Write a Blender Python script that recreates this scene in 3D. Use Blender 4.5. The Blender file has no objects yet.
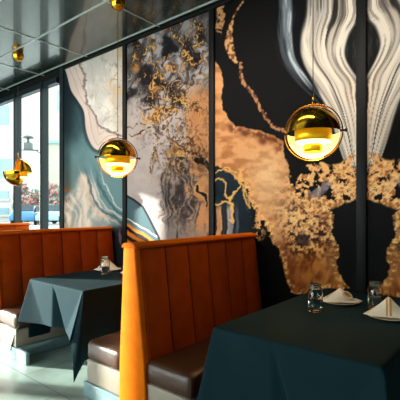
import bpy, bmesh, math, random
import numpy as np
from mathutils import Vector, Matrix

# ------------------------------------------------------------------ place geometry
CAM_H = 1.53          # eye height
FOC = 400.0           # focal length in pixels of a 400 px frame
SA, CA = 0.768, 0.640 # camera heading: forward = (-CA, SA), right = (SA, CA)
HOR = 209.0
WY = 3.57             # plane of the mural wall
CEIL = 3.80

def wall_x(u):
    """x on the mural wall seen in photo column u"""
    t = (u - 200.0) / FOC
    d = WY / (SA + t * CA)
    return d * (-CA + t * SA)

def uv_of(X, Z):
    f = -CA * X + SA * WY
    r = SA * X + CA * WY
    return 200.0 + FOC * r / f, HOR - FOC * (Z - CAM_H) / f

# ------------------------------------------------------------------ mural painter (numpy noise and shapes)
def _hash(ix, iy, s):
    h = (ix.astype(np.int64) * 374761393 + iy.astype(np.int64) * 668265263 + s * 1442695041) & 0xffffffff
    h = ((h ^ (h >> 13)) * 1274126177) & 0xffffffff
    h = h ^ (h >> 16)
    return (h & 0xffffff).astype(np.float64) / float(0xffffff)

def vnoise(x, y, s=0):
    ix = np.floor(x); iy = np.floor(y)
    fx = x - ix; fy = y - iy
    fx = fx * fx * fx * (fx * (fx * 6 - 15) + 10); fy = fy * fy * fy * (fy * (fy * 6 - 15) + 10)
    a = _hash(ix, iy, s); b = _hash(ix + 1, iy, s); c = _hash(ix, iy + 1, s); d = _hash(ix + 1, iy + 1, s)
    return (a + (b - a) * fx) * (1 - fy) + (c + (d - c) * fx) * fy

def fbm(x, y, s=0, o=4):
    t = 0; a = 0.5; n = 0
    for k in range(o):
        t = t + a * vnoise(x, y, s + 17 * k); n += a
        x, y = x * 2.03 + 3.1, y * 2.03 - 1.7; a *= 0.5
    return t / n          # 0..1

def ridge(x, y, s=0, o=3):
    t = 0; a = 0.5; n = 0
    for k in range(o):
        t = t + a * (1 - np.abs(2 * vnoise(x, y, s + 31 * k) - 1)); n += a
        x, y = x * 2.1 + 1.3, y * 2.1 + 4.7; a *= 0.5
    return t / n

def ss(a, b, x):
    t = np.clip((x - a) / (b - a), 0, 1)
    return t * t * (3 - 2 * t)

def sdist(u, v, pts, closed=True):
    """distance to a polyline; negative inside when closed"""
    d = np.full(u.shape, 1e9); ins = np.zeros(u.shape, bool)
    n = len(pts)
    for i in range(n if closed else n - 1):
        x0, y0 = pts[i]; x1, y1 = pts[(i + 1) % n]
        ex, ey = x1 - x0, y1 - y0
        t = np.clip(((u - x0) * ex + (v - y0) * ey) / (ex * ex + ey * ey + 1e-9), 0, 1)
        d = np.minimum(d, np.hypot(u - x0 - t * ex, v - y0 - t * ey))
        if closed and y0 != y1:
            c = ((y0 > v) != (y1 > v)) & (u < (x1 - x0) * (v - y0) / (y1 - y0) + x0)
            ins ^= c
    return np.where(ins, -d, d) if closed else d

def bez(pts, n=6):
    """smooth a control polyline (Catmull-Rom)"""
    out = []
    P = [pts[0]] + list(pts) + [pts[-1]]
    for i in range(1, len(P) - 2):
        for k in range(n):
            t = k / n
            q = []
            for a in (0, 1):
                p0, p1, p2, p3 = P[i-1][a], P[i][a], P[i+1][a], P[i+2][a]
                q.append(0.5 * (2*p1 + (p2-p0)*t + (2*p0-5*p1+4*p2-p3)*t*t + (3*p1-p0-3*p2+p3)*t**3))
            out.append(tuple(q))
    out.append(pts[-1])
    return out

class Paint:
    def __init__(s, u, v):
        s.u, s.v = u, v
        s.c = np.zeros(u.shape + (3,))
    def put(s, col, m=1.0):
        col = np.asarray(col, float)
        m = np.broadcast_to(m, s.u.shape)[..., None]
        s.c = s.c * (1 - m) + col * m
    def mixc(s, a, b, t):
        return np.asarray(a, float) * (1 - t[..., None]) + np.asarray(b, float) * t[..., None]
    def area(s, pts, soft=1.0, w=0.0, sc=8.0, seed=0):
        u = s.u + w * (fbm(s.u / sc, s.v / sc, seed, 4) - .5) * 2
        v = s.v + w * (fbm(s.u / sc, s.v / sc, seed + 7, 4) - .5) * 2
        return 1 - ss(-soft, soft, sdist(u, v, pts))
    def line(s, pts, width, w=0.0, sc=6.0, seed=0, soft=.6, smooth=True):
        u = s.u + w * (fbm(s.u / sc, s.v / sc, seed, 4) - .5) * 2
        v = s.v + w * (fbm(s.u / sc, s.v / sc, seed + 7, 4) - .5) * 2
        return 1 - ss(width - soft, width + soft, sdist(u, v, bez(pts) if smooth else pts, False))
    def blob(s, x, y, rx, ry):
        return np.exp(-(((s.u - x) / rx) ** 2 + ((s.v - y) / ry) ** 2))

def paint_panel_one(u, v):
    p = Paint(u, v)
    n = fbm(u / 14, v / 22, 3)
    t = ss(90, 190, v + (u - 66) * .8 + 30 * (n - .5))
    p.put(p.mixc((40, 55, 60), (104, 132, 136), np.clip(t * 1.05 + .25 * (n - .5), 0, 1)))
    p.put((34, 44, 50), ss(74, 66, u) * .5)
    p.put((30, 40, 46), p.blob(66, 105, 12, 30) * .7)
    # lower pale swirl
    wu = u + 10 * (fbm(u / 16, v / 16, 11) - .5); wv = v + 10 * (fbm(u / 16, v / 16, 12) - .5)
    m = 1 - ss(-3, 4, sdist(wu, wv, [(66, 240), (66, 197), (70, 190), (76, 186), (82, 176), (90, 176), (97, 190), (101, 205), (108, 216), (116, 240), (104, 300), (90, 420), (60, 420)]))
    p.put(p.mixc((196, 184, 174), (140, 150, 150), ss(.35, .7, fbm(u / 7 + v / 30, v / 16, 15))), m * .92)
    f = np.sin((u * 1.0 - v * .42 + 34 * fbm(u / 22, v / 34, 21)) * .62)
    p.put((120, 130, 132), ss(.55, .95, f) * m * .32)
    p.put((226, 216, 206), ss(.4, .95, -f) * m * .35)
    # flowing line bundle running down to the right
    for k, (o, c, w_) in enumerate([(0, (196, 190, 176), .8), (4, (70, 84, 90), 1.1), (8, (205, 170, 130), .7), (-4, (66, 92, 98), 1.2), (-8, (208, 205, 200), .6)]):
        p.put(c, p.line([(84 - o, 150 + o), (91 - o, 172 + o), (97 - o, 192 + o), (105 - o, 206 + o), (116, 214 + o), (128, 222 + o)], w_, 2, seed=30 + k) * .75 * ss(158, 190, v))
    p.put((42, 46, 52), ss(226, 240, v + .3 * (u - 100) + 10 * (n - .5)) * ss(104, 112, u))
    p.put((120, 96, 110), ss(.6, .75, fbm(u / 3, v / 14, 41)) * ss(224, 236, v) * ss(108, 114, u))
    p.put((120, 78, 50), p.blob(66, 192, 4, 14) * ss(.4, .6, fbm(u / 3, v / 5, 42)) * .9)
    p.put((150, 120, 90), ss(215, 232, v) * p.blob(67, 230, 6, 14) * .6)
    # white stone, outer pinkish band then pale inner field
    outer = bez([(60, 60), (66, 72), (71, 90), (78, 101), (84, 112), (86, 130), (91, 144), (98, 150), (105, 145), (111, 139), (120, 142), (126, 152)])
    outer = outer + [(135, 150), (135, 30), (60, 30)]
    d = sdist(u, v, outer)
    m = 1 - ss(-.7, .7, d)
    p.put((36, 44, 48), (1 - ss(.5, 4.0, np.abs(d - 1))) * .55)
    p.put(p.mixc((184, 166, 158), (205, 190, 180), n), m)
    p.put((150, 130, 122), m * ss(.75, .98, np.sin(-d * 1.05 + 5 * n)) * .4)
    inner = bez([(80, 50), (81, 65), (86, 75), (86, 88), (89, 104), (96, 115), (99, 124), (106, 128), (112, 131), (120, 134), (130, 136)])
    inner = inner + [(140, 130), (140, 30), (80, 30)]
    wu = u + 5 * (fbm(u / 4, v / 4, 51) - .5); wv = v + 5 * (fbm(u / 4, v / 4, 52) - .5)
    d2 = sdist(wu, wv, inner)
    m2 = (1 - ss(-.6, .6, d2)) * m
    p.put((98, 86, 82), (1 - ss(.4, 2.2, np.abs(d2 - .8))) * m * .7)
    p.put(p.mixc((206, 200, 193), (182, 176, 170), ss(.3, .7, fbm(u / 9, v / 15, 53))), m2)
    p.put((150, 142, 136), m2 * ss(.8, .93, ridge(u / 20 + .5 * n, v / 26, 55)) * .55)
    p.put((165, 156, 148), m2 * ss(.9, 1., np.sin(-d2 * .55 + 6 * fbm(u / 12, v / 12, 56))) * .5)
    p.put((168, 150, 132), m2 * ss(108, 122, u) * .45)
    p.c *= .94
    g = ss(.74, .86, ridge(u / 7, v / 9, 57)) * p.blob(118, 78, 8, 26) * m2
    p.put((196, 146, 70), g * .9)
    p.put((90, 74, 52), ss(.80, .9, ridge(u / 6, v / 7, 58)) * p.blob(118, 88, 7, 30) * m2 * .8)
    return p.c

def paint_panel_two(u, v):
    p = Paint(u, v)
    wu = u + 16 * (fbm(u / 15, v / 15, 101) - .5); wv = v + 16 * (fbm(u / 15, v / 15, 102) - .5)
    n = fbm(wu / 14, wv / 18, 103)
    p.put(p.mixc((196, 184, 180), (168, 156, 152), n))
    # tan side on the right
    tan = ss(-14, 10, (wu - 188) + .0 * wv - 14 * ss(150, 90, -wv + 240)) * ss(66, 92, wv)
    tan = np.clip(ss(178, 196, wu) * ss(70, 96, wv), 0, 1)
    p.put(p.mixc((206, 150, 104), (176, 118, 78), n), tan * .95)
    # grey clouded top
    top = ss(112, 78, wv + .25 * (wu - 165))
    p.put(p.mixc((150, 146, 146), (92, 88, 90), ss(.3, .7, fbm(wu / 12, wv / 18, 105))), top)
    st = fbm((wu + .5 * wv) / 5, (wv - .4 * wu) / 26, 106)
    p.put((196, 190, 188), top * ss(.55, .75, st) * .7)
    p.put((58, 56, 60), top * ss(.55, .35, st) * .6)
    for x, y, rx, ry in [(143, 76, 11, 13), (156, 84, 9, 10), (168, 46, 7, 12), (186, 52, 8, 22), (196, 60, 5, 16), (128, 96, 8, 7), (176, 98, 9, 9), (204, 30, 5, 12), (134, 46, 7, 6), (150, 100, 7, 8), (171, 88, 8, 9)]:
        b = np.exp(-(((wu - x) / rx) ** 2 + ((wv - y) / ry) ** 2))
        p.put((34, 32, 36), ss(.25, .7, b * (.55 + .9 * fbm(u / 4, v / 5, 107))) * .92)
    for x, y, rx, ry in [(160, 46, 7, 12), (181, 68, 6, 12), (150, 58, 5, 8), (186, 92, 5, 6)]:
        b = np.exp(-(((wu - x) / rx) ** 2 + ((wv - y) / ry) ** 2))
        p.put((190, 186, 188), ss(.35, .8, b) * .7)
    # lower dark streaked field
    low = np.exp(-(((wu - 183 - (wv - 190) * .05) / 27) ** 2 + ((wv - 196) / 48) ** 2))
    low = ss(.3, .7, low + .35 * (fbm(wu / 5, wv / 14, 108) - .5))
    p.put(p.mixc((128, 112, 104), (66, 58, 56), ss(.35, .65, fbm(wu / 4, wv / 18, 109))), low * .9)
    fl = np.sin((wu * 1.1 + 22 * fbm(u / 16, v / 22, 110)) * .9)
    p.put((176, 160, 150), low * ss(.6, .95, fl) * .55)
    p.put((44, 40, 42), low * ss(.6, .95, -fl) * .55)
    p.put((152, 138, 128), ss(205, 235, wv) * ss(160, 172, u) * .6)
    p.put((60, 52, 50), ss(205, 225, v) * ss(.55, .8, fbm(u / 3, v / 22, 131)) * ss(166, 176, u) * .7)
    # tan pockets inside the dark field
    for x, y, rx, ry in [(186, 190, 6, 5), (200, 190, 6, 14), (204, 215, 4, 20), (196, 172, 6, 5), (178, 150, 4, 5)]:
        b = np.exp(-(((wu - x) / rx) ** 2 + ((wv - y) / ry) ** 2))
        p.put((204, 146, 98), ss(.3, .7, b * (.6 + .8 * fbm(u / 3, v / 3, 111))) * .85)
    for pts, wd in [([(197, 160), (203, 161), (208, 166), (214, 170)], 3.2), ([(196, 186), (199, 192), (205, 196), (207, 206)], 1.3)]:
        m = p.line(pts, wd, 2.5, seed=113)
        p.put((214, 158, 100), p.line(pts, wd + 1.1, 2.5, seed=113))
        p.put((30, 28, 30), m)
    # orange gold pockets
    for x, y, rx, ry, a in [(157, 114, 9, 9, 1), (133, 67, 4, 8, .9), (171, 110, 8, 7, .7), (148, 118, 7, 5, .6)]:
        b = np.exp(-(((wu - x) / rx) ** 2 + ((wv - y) / ry) ** 2))
        p.put((214, 146, 70), ss(.25, .9, b) * a * .8)
    # gold veining
    zone = np.clip(p.blob(152, 60, 22, 26) + p.blob(170, 92, 24, 22) + p.blob(190, 50, 22, 34) + p.blob(188, 118, 20, 20) + .9 * p.blob(158, 112, 18, 14) + p.blob(180, 160, 24, 16), 0, 1)
    r1 = ridge(wu / 13, wv / 13, 121, 3)
    r2 = ridge(wu / 6, wv / 7, 122, 2)
    p.put((46, 36, 30), ss(.74, .80, r2) * zone * .65)
    p.put((120, 84, 44), ss(.80, .86, r1) * zone * .8)
    p.put((206, 158, 98), ss(.86, .90, r1) * zone)
    p.put((204, 152, 96), ss(.87, .92, r2) * zone * .9)
    mid = np.clip(p.blob(172, 130, 26, 30) + p.blob(186, 150, 24, 16) + .8 * p.blob(182, 196, 20, 34) + .7 * p.blob(160, 100, 26, 20), 0, 1)
    r3 = ridge(wu / 4.2, wv / 5.5, 124, 3); r4 = fbm(u / 2.4, v / 3.0, 125, 3)
    p.put((84, 62, 50), ss(.70, .80, r3) * mid * ss(.4, .55, fbm(wu / 9, wv / 9, 126)) * .8)
    p.put((62, 50, 46), ss(.56, .68, r4) * mid * ss(.45, .6, fbm(wu / 10, wv / 12, 127)) * .75)
    p.put((226, 190, 146), ss(.58, .70, fbm(u / 2.2, v / 2.6, 128, 3)) * mid * ss(.42, .58, fbm(wu / 11, wv / 9, 129)) * .6)
    for k, (pts, wd) in enumerate([([(133, 66), (138, 58), (146, 50), (152, 44), (150, 36)], 1.3), ([(176, 22), (177, 36), (184, 50), (189, 58), (186, 68)], 1.5), ([(195, 18), (200, 34), (197, 50), (203, 62), (198, 78)], 1.2),
                                  ([(150, 62), (158, 70), (164, 84), (160, 96), (150, 92)], 1.3), ([(166, 88), (172, 98), (182, 102), (188, 92), (192, 76)], 1.3), ([(152, 104), (164, 108), (176, 100), (184, 88)], 1.2), ([(186, 110), (196, 106), (205, 112), (212, 110)], 1.0)]):
        p.put((60, 44, 30), p.line(pts, wd * .8 + .8, 9, 7, seed=140 + k) * .7)
        p.put((216, 172, 108), p.line(pts, wd * .55, 9, 7, seed=140 + k) * ss(.35, .5, fbm(u / 4, v / 4, 150)))
    # broken brown vein lines over the pale field
    for k, (pts, wd) in enumerate([([(127, 134), (136, 136), (146, 129), (156, 127)], .9), ([(126, 128), (136, 126), (148, 124)], .6), ([(166, 112), (168, 128), (172, 142), (184, 148), (194, 154), (206, 158)], 1.7), ([(176, 142), (186, 138), (192, 142)], 1.3), ([(154, 152), (152, 160), (150, 172)], 2.0), ([(160, 132), (154, 146), (156, 158)], 1.0)]):
        br = ss(.38, .52, fbm(u / 2.2, v / 2.2, 160 + k))
        p.put((74, 54, 44), p.line(pts, wd, 4, seed=170 + k) * br)
        p.put((200, 150, 96), p.line([(a, b + 1.6) for a, b in pts], wd * .5, 4, seed=170 + k) * br * .8)
    p.c *= .86
    # teal pool and wood coloured bands in the lower left corner
    edge = [(122, 194), (127, 196), (134, 200), (143, 207), (148, 216), (153, 226), (158, 236), (164, 252), (170, 300), (160, 420), (120, 420)]
    d = sdist(u, v, edge)
    p.put((72, 92, 98), (1 - ss(-.6, .6, d)))
    p.put((34, 36, 42), 1 - ss(.4, 1.6, np.abs(d)))
    f = v - (222 + (u - 127) * .62 + 3 * (fbm(u / 9, v / 9, 180) - .5))
    inn = 1 - ss(-.6, .6, d + 1)
    p.put((206, 190, 168), (1 - ss(.3, 1.1, np.abs(f + 4))) * inn)
    p.put((196, 118, 48), ss(0, 2, f) * ss(.35, .55, .5 + .5 * np.sin(f * .75)) * inn)
    p.put((44, 32, 30), ss(0, 2, f) * ss(.55, .35, .5 + .5 * np.sin(f * .75)) * inn)
    return p.c

def soft_interp(v, xs, ys, r=8):
    return sum(np.interp(v + k * r / 3.0, xs, ys) * w for k, w in ((-3, .08), (-2, .14), (-1, .18), (0, .2), (1, .18), (2, .14), (3, .08)))

def stream_width(v):
    return soft_interp(v, [-200, -60, 0, 30, 60, 85, 95, 108, 120, 135, 160, 175, 200], [96, 95, 93, 91, 84, 66, 55, 42, 34, 28, 18, 12, 4], 9)

def paint_panel_three(u, v):
    p = Paint(u, v)
    p.put((27, 26, 26))
    wu = u + 9 * (fbm(u / 9, v / 9, 201, 5) - .5); wv = v + 9 * (fbm(u / 9, v / 9, 202, 5) - .5)
    n = fbm(u / 20, v / 16, 203, 5)
    # dark teal pool, low left
    p.put(p.mixc((26, 34, 40), (44, 56, 64), n), ss(258, 246, u) * ss(160, 172, v))
    for x, w_, c in [(219, 2.6, (190, 140, 96)), (230, 3.0, (140, 136, 138)), (237, 1.6, (70, 76, 84)), (224, 1.0, (60, 50, 46))]:
        p.put(c, (1 - ss(w_ - 1, w_ + .8, np.abs(u - x - 3 * (fbm(u / 30, v / 9, 204) - .5)))) * ss(200, 212, v) * (.6 + .6 * fbm(u / 2, v / 16, 205)))
    # sand coloured continent
    land = [(205, 55), (215, 63), (222, 70), (224.5, 84), (221, 97), (223, 107), (227, 117), (236, 126), (247, 129), (258, 130), (267, 134), (275, 136), (283, 141),
            (285, 158), (289, 170), (292, 183), (298, 193), (303, 197), (309, 190), (316, 196), (324, 196), (329, 204), (333, 214), (333, 228), (335, 240), (340, 248), (337, 262), (338, 272), (343, 280), (349, 287),
            (344, 290), (330, 288), (318, 290), (297, 295), (291, 291), (286, 276), (283, 262), (280, 252), (272, 243), (268, 228), (262, 221), (256, 214), (250, 202), (247, 192), (240, 182), (232, 175), (222, 168), (205, 165)]
    d = sdist(wu * .55 + u * .45, wv * .55 + v * .45, land)
    rough = 5.5 * (ridge(u / 4.5, v / 4.5, 210, 3) - .55) * (ss(150, 185, v) * .9 + .15)
    rough = rough * (1 - .8 * ss(246, 262, v))
    m = 1 - ss(-.7, .7, d + rough * 1.3)
    k1 = ss(235, 262, v + .35 * (u - 300) + 30 * (n - .5))
    col = p.mixc((198, 144, 100), (160, 106, 68), ss(.35, .7, fbm(u / 12, v / 7, 211, 5)))
    col = col * (1 - k1[..., None]) + p.mixc((188, 120, 62), (128, 72, 34), ss(.3, .7, fbm(u / 6 + v / 20, v / 12, 212, 5))) * k1[..., None]
    lite = np.clip(p.blob(268, 178, 18, 26) + .5 * p.blob(290, 210, 16, 14) + .35 * p.blob(332, 262, 10, 16), 0, 1)
    col = col * (1 - .6 * lite[..., None]) + np.array((226, 190, 148)) * .6 * lite[..., None]
    p.put(col, m)
    p.put((120, 66, 38), m * p.blob(291, 268, 6, 26) * .7)
    p.put((92, 52, 34), m * (1 - ss(0, 7, np.abs(d + 4))) * ss(120, 128, v) * ss(168, 140, v) * ss(.4, .7, fbm(u / 5, v / 5, 213)) * .9)
    p.put((88, 50, 40), m * np.clip(p.blob(263, 142, 4, 3) + p.blob(246, 133, 6, 3), 0, 1) * .9)
    p.put((180, 120, 70), m * ss(.78, .9, ridge(u / 6, v / 4, 214)) * .35)
    # flakes over the continent margin
    fz = np.clip(p.blob(305, 215, 22, 24) + p.blob(318, 240, 18, 16) + p.blob(298, 238, 12, 16), 0, 1)
    fn = fbm(u / 2.6, v / 2.6, 220, 3)
    p.put((40, 30, 28), m * fz * ss(.56, .64, fn) * .85)
    p.put((240, 196, 128), m * fz * ss(.44, .36, fn) * .8)
    p.put((58, 44, 44), m * ss(.5, .9, p.blob(303, 240, 9, 8) + .5 * fn) * .8)
    fe = m * (1 - ss(2, 7, -d)) * ss(165, 185, v)
    p.put((238, 190, 120), fe * ss(.48, .40, fn) * .9)
    # loose flakes around the pool
    z = np.clip((1 - ss(1, 9, np.abs(sdist(u, v, [(243, 172), (250, 190), (254, 206), (260, 222), (258, 236)], False) - 0))) * 1.0, 0, 1)
    p.put((210, 156, 104), z * ss(.54, .60, fbm(u / 3.2, v / 4.2, 221, 3)))
    p.put((208, 150, 90), p.blob(262, 235, 5, 5) * ss(.5, .58, fn))
    # gold veins in the pool
    for k, (pts, wd) in enumerate([([(213, 181), (221, 178), (226, 184), (225, 195), (229, 201)], .8), ([(213, 203), (221, 204), (227, 201), (231, 203), (233, 215), (231, 222)], 1.0), ([(239, 169), (240, 180), (238, 190), (232, 197), (229, 202)], .8),
                                  ([(224, 170), (232, 173), (240, 182), (246, 196)], .7), ([(215, 172), (224, 168), (236, 172)], .7), ([(241, 176), (246, 186), (244, 198), (250, 208)], .8)]):
        p.put((206, 158, 92), p.line(pts, wd, 3, seed=230 + k))
    # tan strips on the left margin
    p.put((170, 126, 88), p.area([(217, 6), (224, 5), (224, 22), (220, 34), (216, 30)], .8, 3, 5, 240) * ss(.3, .5, fbm(u / 3, v / 3, 241)))
    # long broken vein coming down from the top
    v1 = [(243, 2), (236, 12), (231, 24), (229, 38), (230, 48), (233, 58), (236, 62)]
    dd = sdist(u, v, bez(v1), False); wd = np.interp(v, [0, 18, 30, 45, 60, 66], [.5, .9, 2.6, 4.2, 2.6, .5])
    br = fbm(u / 2.4, v / 2.4, 243, 3)
    p.put(p.mixc((196, 148, 102), (110, 74, 52), ss(.4, .6, br)), (1 - ss(-.8, .8, dd - wd + 2.2 * (br - .5))))
    v2 = [(241, 64), (241, 78), (246, 86), (254, 95), (259, 106), (266, 117), (272, 125), (280, 129), (285, 131)]
    dd = sdist(u, v, bez(v2), False)
    p.put(p.mixc((176, 126, 90), (96, 64, 48), ss(.4, .6, br)), (1 - ss(-.8, .8, dd - 1.7 + 3.0 * (br - .5))))
    # ---- pale feathered stream around a dark teardrop, folded about the post
    cx = 362.0
    x = cx - u
    hole = soft_interp(v, [16, 26, 40, 55, 68, 78, 84], [0, 8, 15, 18, 12, 4, 0], 7)
    W = stream_width(v)
    s = (x - hole) / np.maximum(W - hole, 1)
    wob = fbm(u / 40, v / 55, 250, 3)
    ln = fbm(s * 13 + 1.5 * wob, v / 150 + .0 * s, 251, 3)
    ln2 = fbm(s * 30 + 2.2 * wob, v / 90, 252, 2)
    lim = np.interp(v, [-200, 0, 60, 90, 120, 160, 200], [.60, .60, .66, .74, .9, 1.0, 1.0])
    inside = ss(lim + .05, lim - .02, s + .05 * (ln2 - .5)) * ss(176, 158, v + 26 * (fbm(u / 3, v / 3, 253) - .5)) * ss(-.02, .03, s)
    cream = p.mixc((218, 205, 190), (176, 164, 152), ss(.3, .75, ln))
    gold = ss(60, 100, v) * ss(.45, .0, s)
    cream = cream * (1 - .25 * gold[..., None]) + np.array((214, 164, 120)) * .25 * gold[..., None]
    grey = ss(.35, .62, s / np.maximum(lim, .1)) * ss(60, -20, v)
    cream = cream * (1 - .4 * grey[..., None]) + np.array((140, 142, 142)) * .4 * grey[..., None]
    p.put(cream, inside)
    p.put((92, 82, 75), inside * ss(.60, .72, ln2) * .6)
    p.put((60, 52, 48), inside * ss(.62, .72, fbm(s * 46 + 3.0 * wob, v / 70, 258, 2)) * .45 * ss(.45, .6, fbm(s * 5, v / 50, 259)))
    p.put((34, 32, 32), inside * ss(.66, .76, fbm(s * 14 + 2.4 * wob, v / 120, 254, 2)) * .8)
    # outer dark flow with grey brush strokes
    out = ss(1.02, .9, s) * ss(lim - .04, lim + .02, s) * ss(165, 120, v)
    p.put((23, 24, 27), out)
    a = ss(.50, .70, fbm(s * 24 + 1.2 * wob, v / 60, 255, 3)) * out
    p.put((104, 112, 118), a * .6)
    st = (1 - ss(.03, .07, np.abs(s - .80 - .03 * (wob - .5)))) * ss(100, 70, v) * out
    p.put(p.mixc((176, 182, 186), (110, 116, 122), ss(.35, .65, fbm(s * 40, v / 20, 256))), st)
    # teardrop interior
    hm = ss(1.0, -1.0, x - hole + 1.5) * ss(20, 30, v) * ss(82, 72, v)
    p.put(p.mixc((34, 34, 33), (86, 84, 82), ss(.45, .8, fbm(x / 3, v / 26, 257))), hm)
    p.put((208, 198, 188), (1 - ss(.4, 1.4, np.abs(x - hole - 2.4))) * ss(20, 30, v) * ss(84, 74, v) * .6)
    # ---- splash of flakes at the foot of the stream
    band = np.clip(ss(-9, 3, v - np.interp(u, [296, 312, 325, 340, 350, 362], [182, 168, 170, 168, 160, 154])) * ss(8, -4, v - np.interp(u, [296, 310, 325, 335, 345, 362], [215, 214, 208, 204, 200, 194])), 0, 1) * ss(292, 302, u)
    q = fbm(wu / 4.2, wv / 4.2, 260, 3)
    dens = np.interp(u, [296, 320, 345, 362], [.04, .0, -.10, -.14])
    mk = ss(.50 + .04, .56 + .04, q - dens + .0) * band
    mk = ss(.10, .5, band) * ss(.50, .56, q - dens + .10 * (band - .6))
    p.put(p.mixc((222, 168, 112), (164, 104, 60), ss(.4, .65, fbm(u / 3, v / 3, 261))), mk)
    p.put((244, 206, 152), mk * ss(.56, .64, fbm(u / 2, v / 2, 262)) * .6)
    g = p.area([(311, 192), (319, 186), (327, 180), (332, 184), (328, 192), (318, 198), (311, 200)], 1.2, 4, 5, 263)
    p.put(p.mixc((136, 128, 136), (84, 80, 92), fbm(u / 3, v / 4, 264)), g * (1 - .5 * mk))
    for k, pts in enumerate([[(308, 165), (313, 167), (316, 170)], [(321, 164), (325, 168), (327, 172)], [(337, 170), (341, 171)], [(317, 172), (326, 178), (336, 183)], [(313, 174), (311, 184)]]):
        p.put((216, 164, 108), p.line(pts, [1.8, 2.4, 1.6, .6, 2.0][k], 2.5, 4, seed=270 + k))
    return p.c
# ------------------------------------------------------------------ end painter

# ================================================================== helpers
COL = bpy.context.scene.collection
PI = math.pi
rnd = random.Random(5)

def lin(c):
    c = np.asarray(c, float) / 255.0
    return np.where(c <= .04045, c / 12.92, ((c + .055) / 1.055) ** 2.4)

def rgb(*c):
    return tuple(float(x) for x in lin(c)) + (1.0,)

def mat(name, col, rough=.6, metal=0.0, noise=0.0, nscale=20.0, bump=0.0, bscale=60.0, spec=.5, coat=0.0, sheen=0.0, emit=None, estr=0.0, trans=0.0, ior=1.45, alpha=1.0):
    m = bpy.data.materials.new(name); m.use_nodes = True
    nt = m.node_tree; b = nt.nodes['Principled BSDF']
    b.inputs['Base Color'].default_value = col
    b.inputs['Roughness'].default_value = rough
    b.inputs['Metallic'].default_value = metal
    b.inputs['Specular IOR Level'].default_value = spec
    b.inputs['Coat Weight'].default_value = coat
    b.inputs['Sheen Weight'].default_value = sheen
    b.inputs['Transmission Weight'].default_value = trans
    b.inputs['IOR'].default_value = ior
    b.inputs['Alpha'].default_value = alpha
    if emit:
        b.inputs['Emission Color'].default_value = emit
        b.inputs['Emission Strength'].default_value = estr
    tc = nt.nodes.new('ShaderNodeTexCoord')
    if noise:
        n = nt.nodes.new('ShaderNodeTexNoise'); n.inputs['Scale'].default_value = nscale; n.inputs['Detail'].default_value = 5
        nt.links.new(tc.outputs['Object'], n.inputs['Vector'])
        r = nt.nodes.new('ShaderNodeMapRange'); r.inputs['To Min'].default_value = 1 - noise; r.inputs['To Max'].default_value = 1 + noise
        r.inputs['From Min'].default_value = .3; r.inputs['From Max'].default_value = .7
        nt.links.new(n.outputs['Fac'], r.inputs['Value'])
        mx = nt.nodes.new('ShaderNodeVectorMath'); mx.operation = 'SCALE'
        mx.inputs[0].default_value = col[:3]
        nt.links.new(r.outputs['Result'], mx.inputs['Scale'])
        nt.links.new(mx.outputs['Vector'], b.inputs['Base Color'])
    if bump:
        n = nt.nodes.new('ShaderNodeTexNoise'); n.inputs['Scale'].default_value = bscale; n.inputs['Detail'].default_value = 4
        nt.links.new(tc.outputs['Object'], n.inputs['Vector'])
        bp = nt.nodes.new('ShaderNodeBump'); bp.inputs['Strength'].default_value = bump; bp.inputs['Distance'].default_value = .01
        nt.links.new(n.outputs['Fac'], bp.inputs['Height']); nt.links.new(bp.outputs['Normal'], b.inputs['Normal'])
    return m

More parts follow.
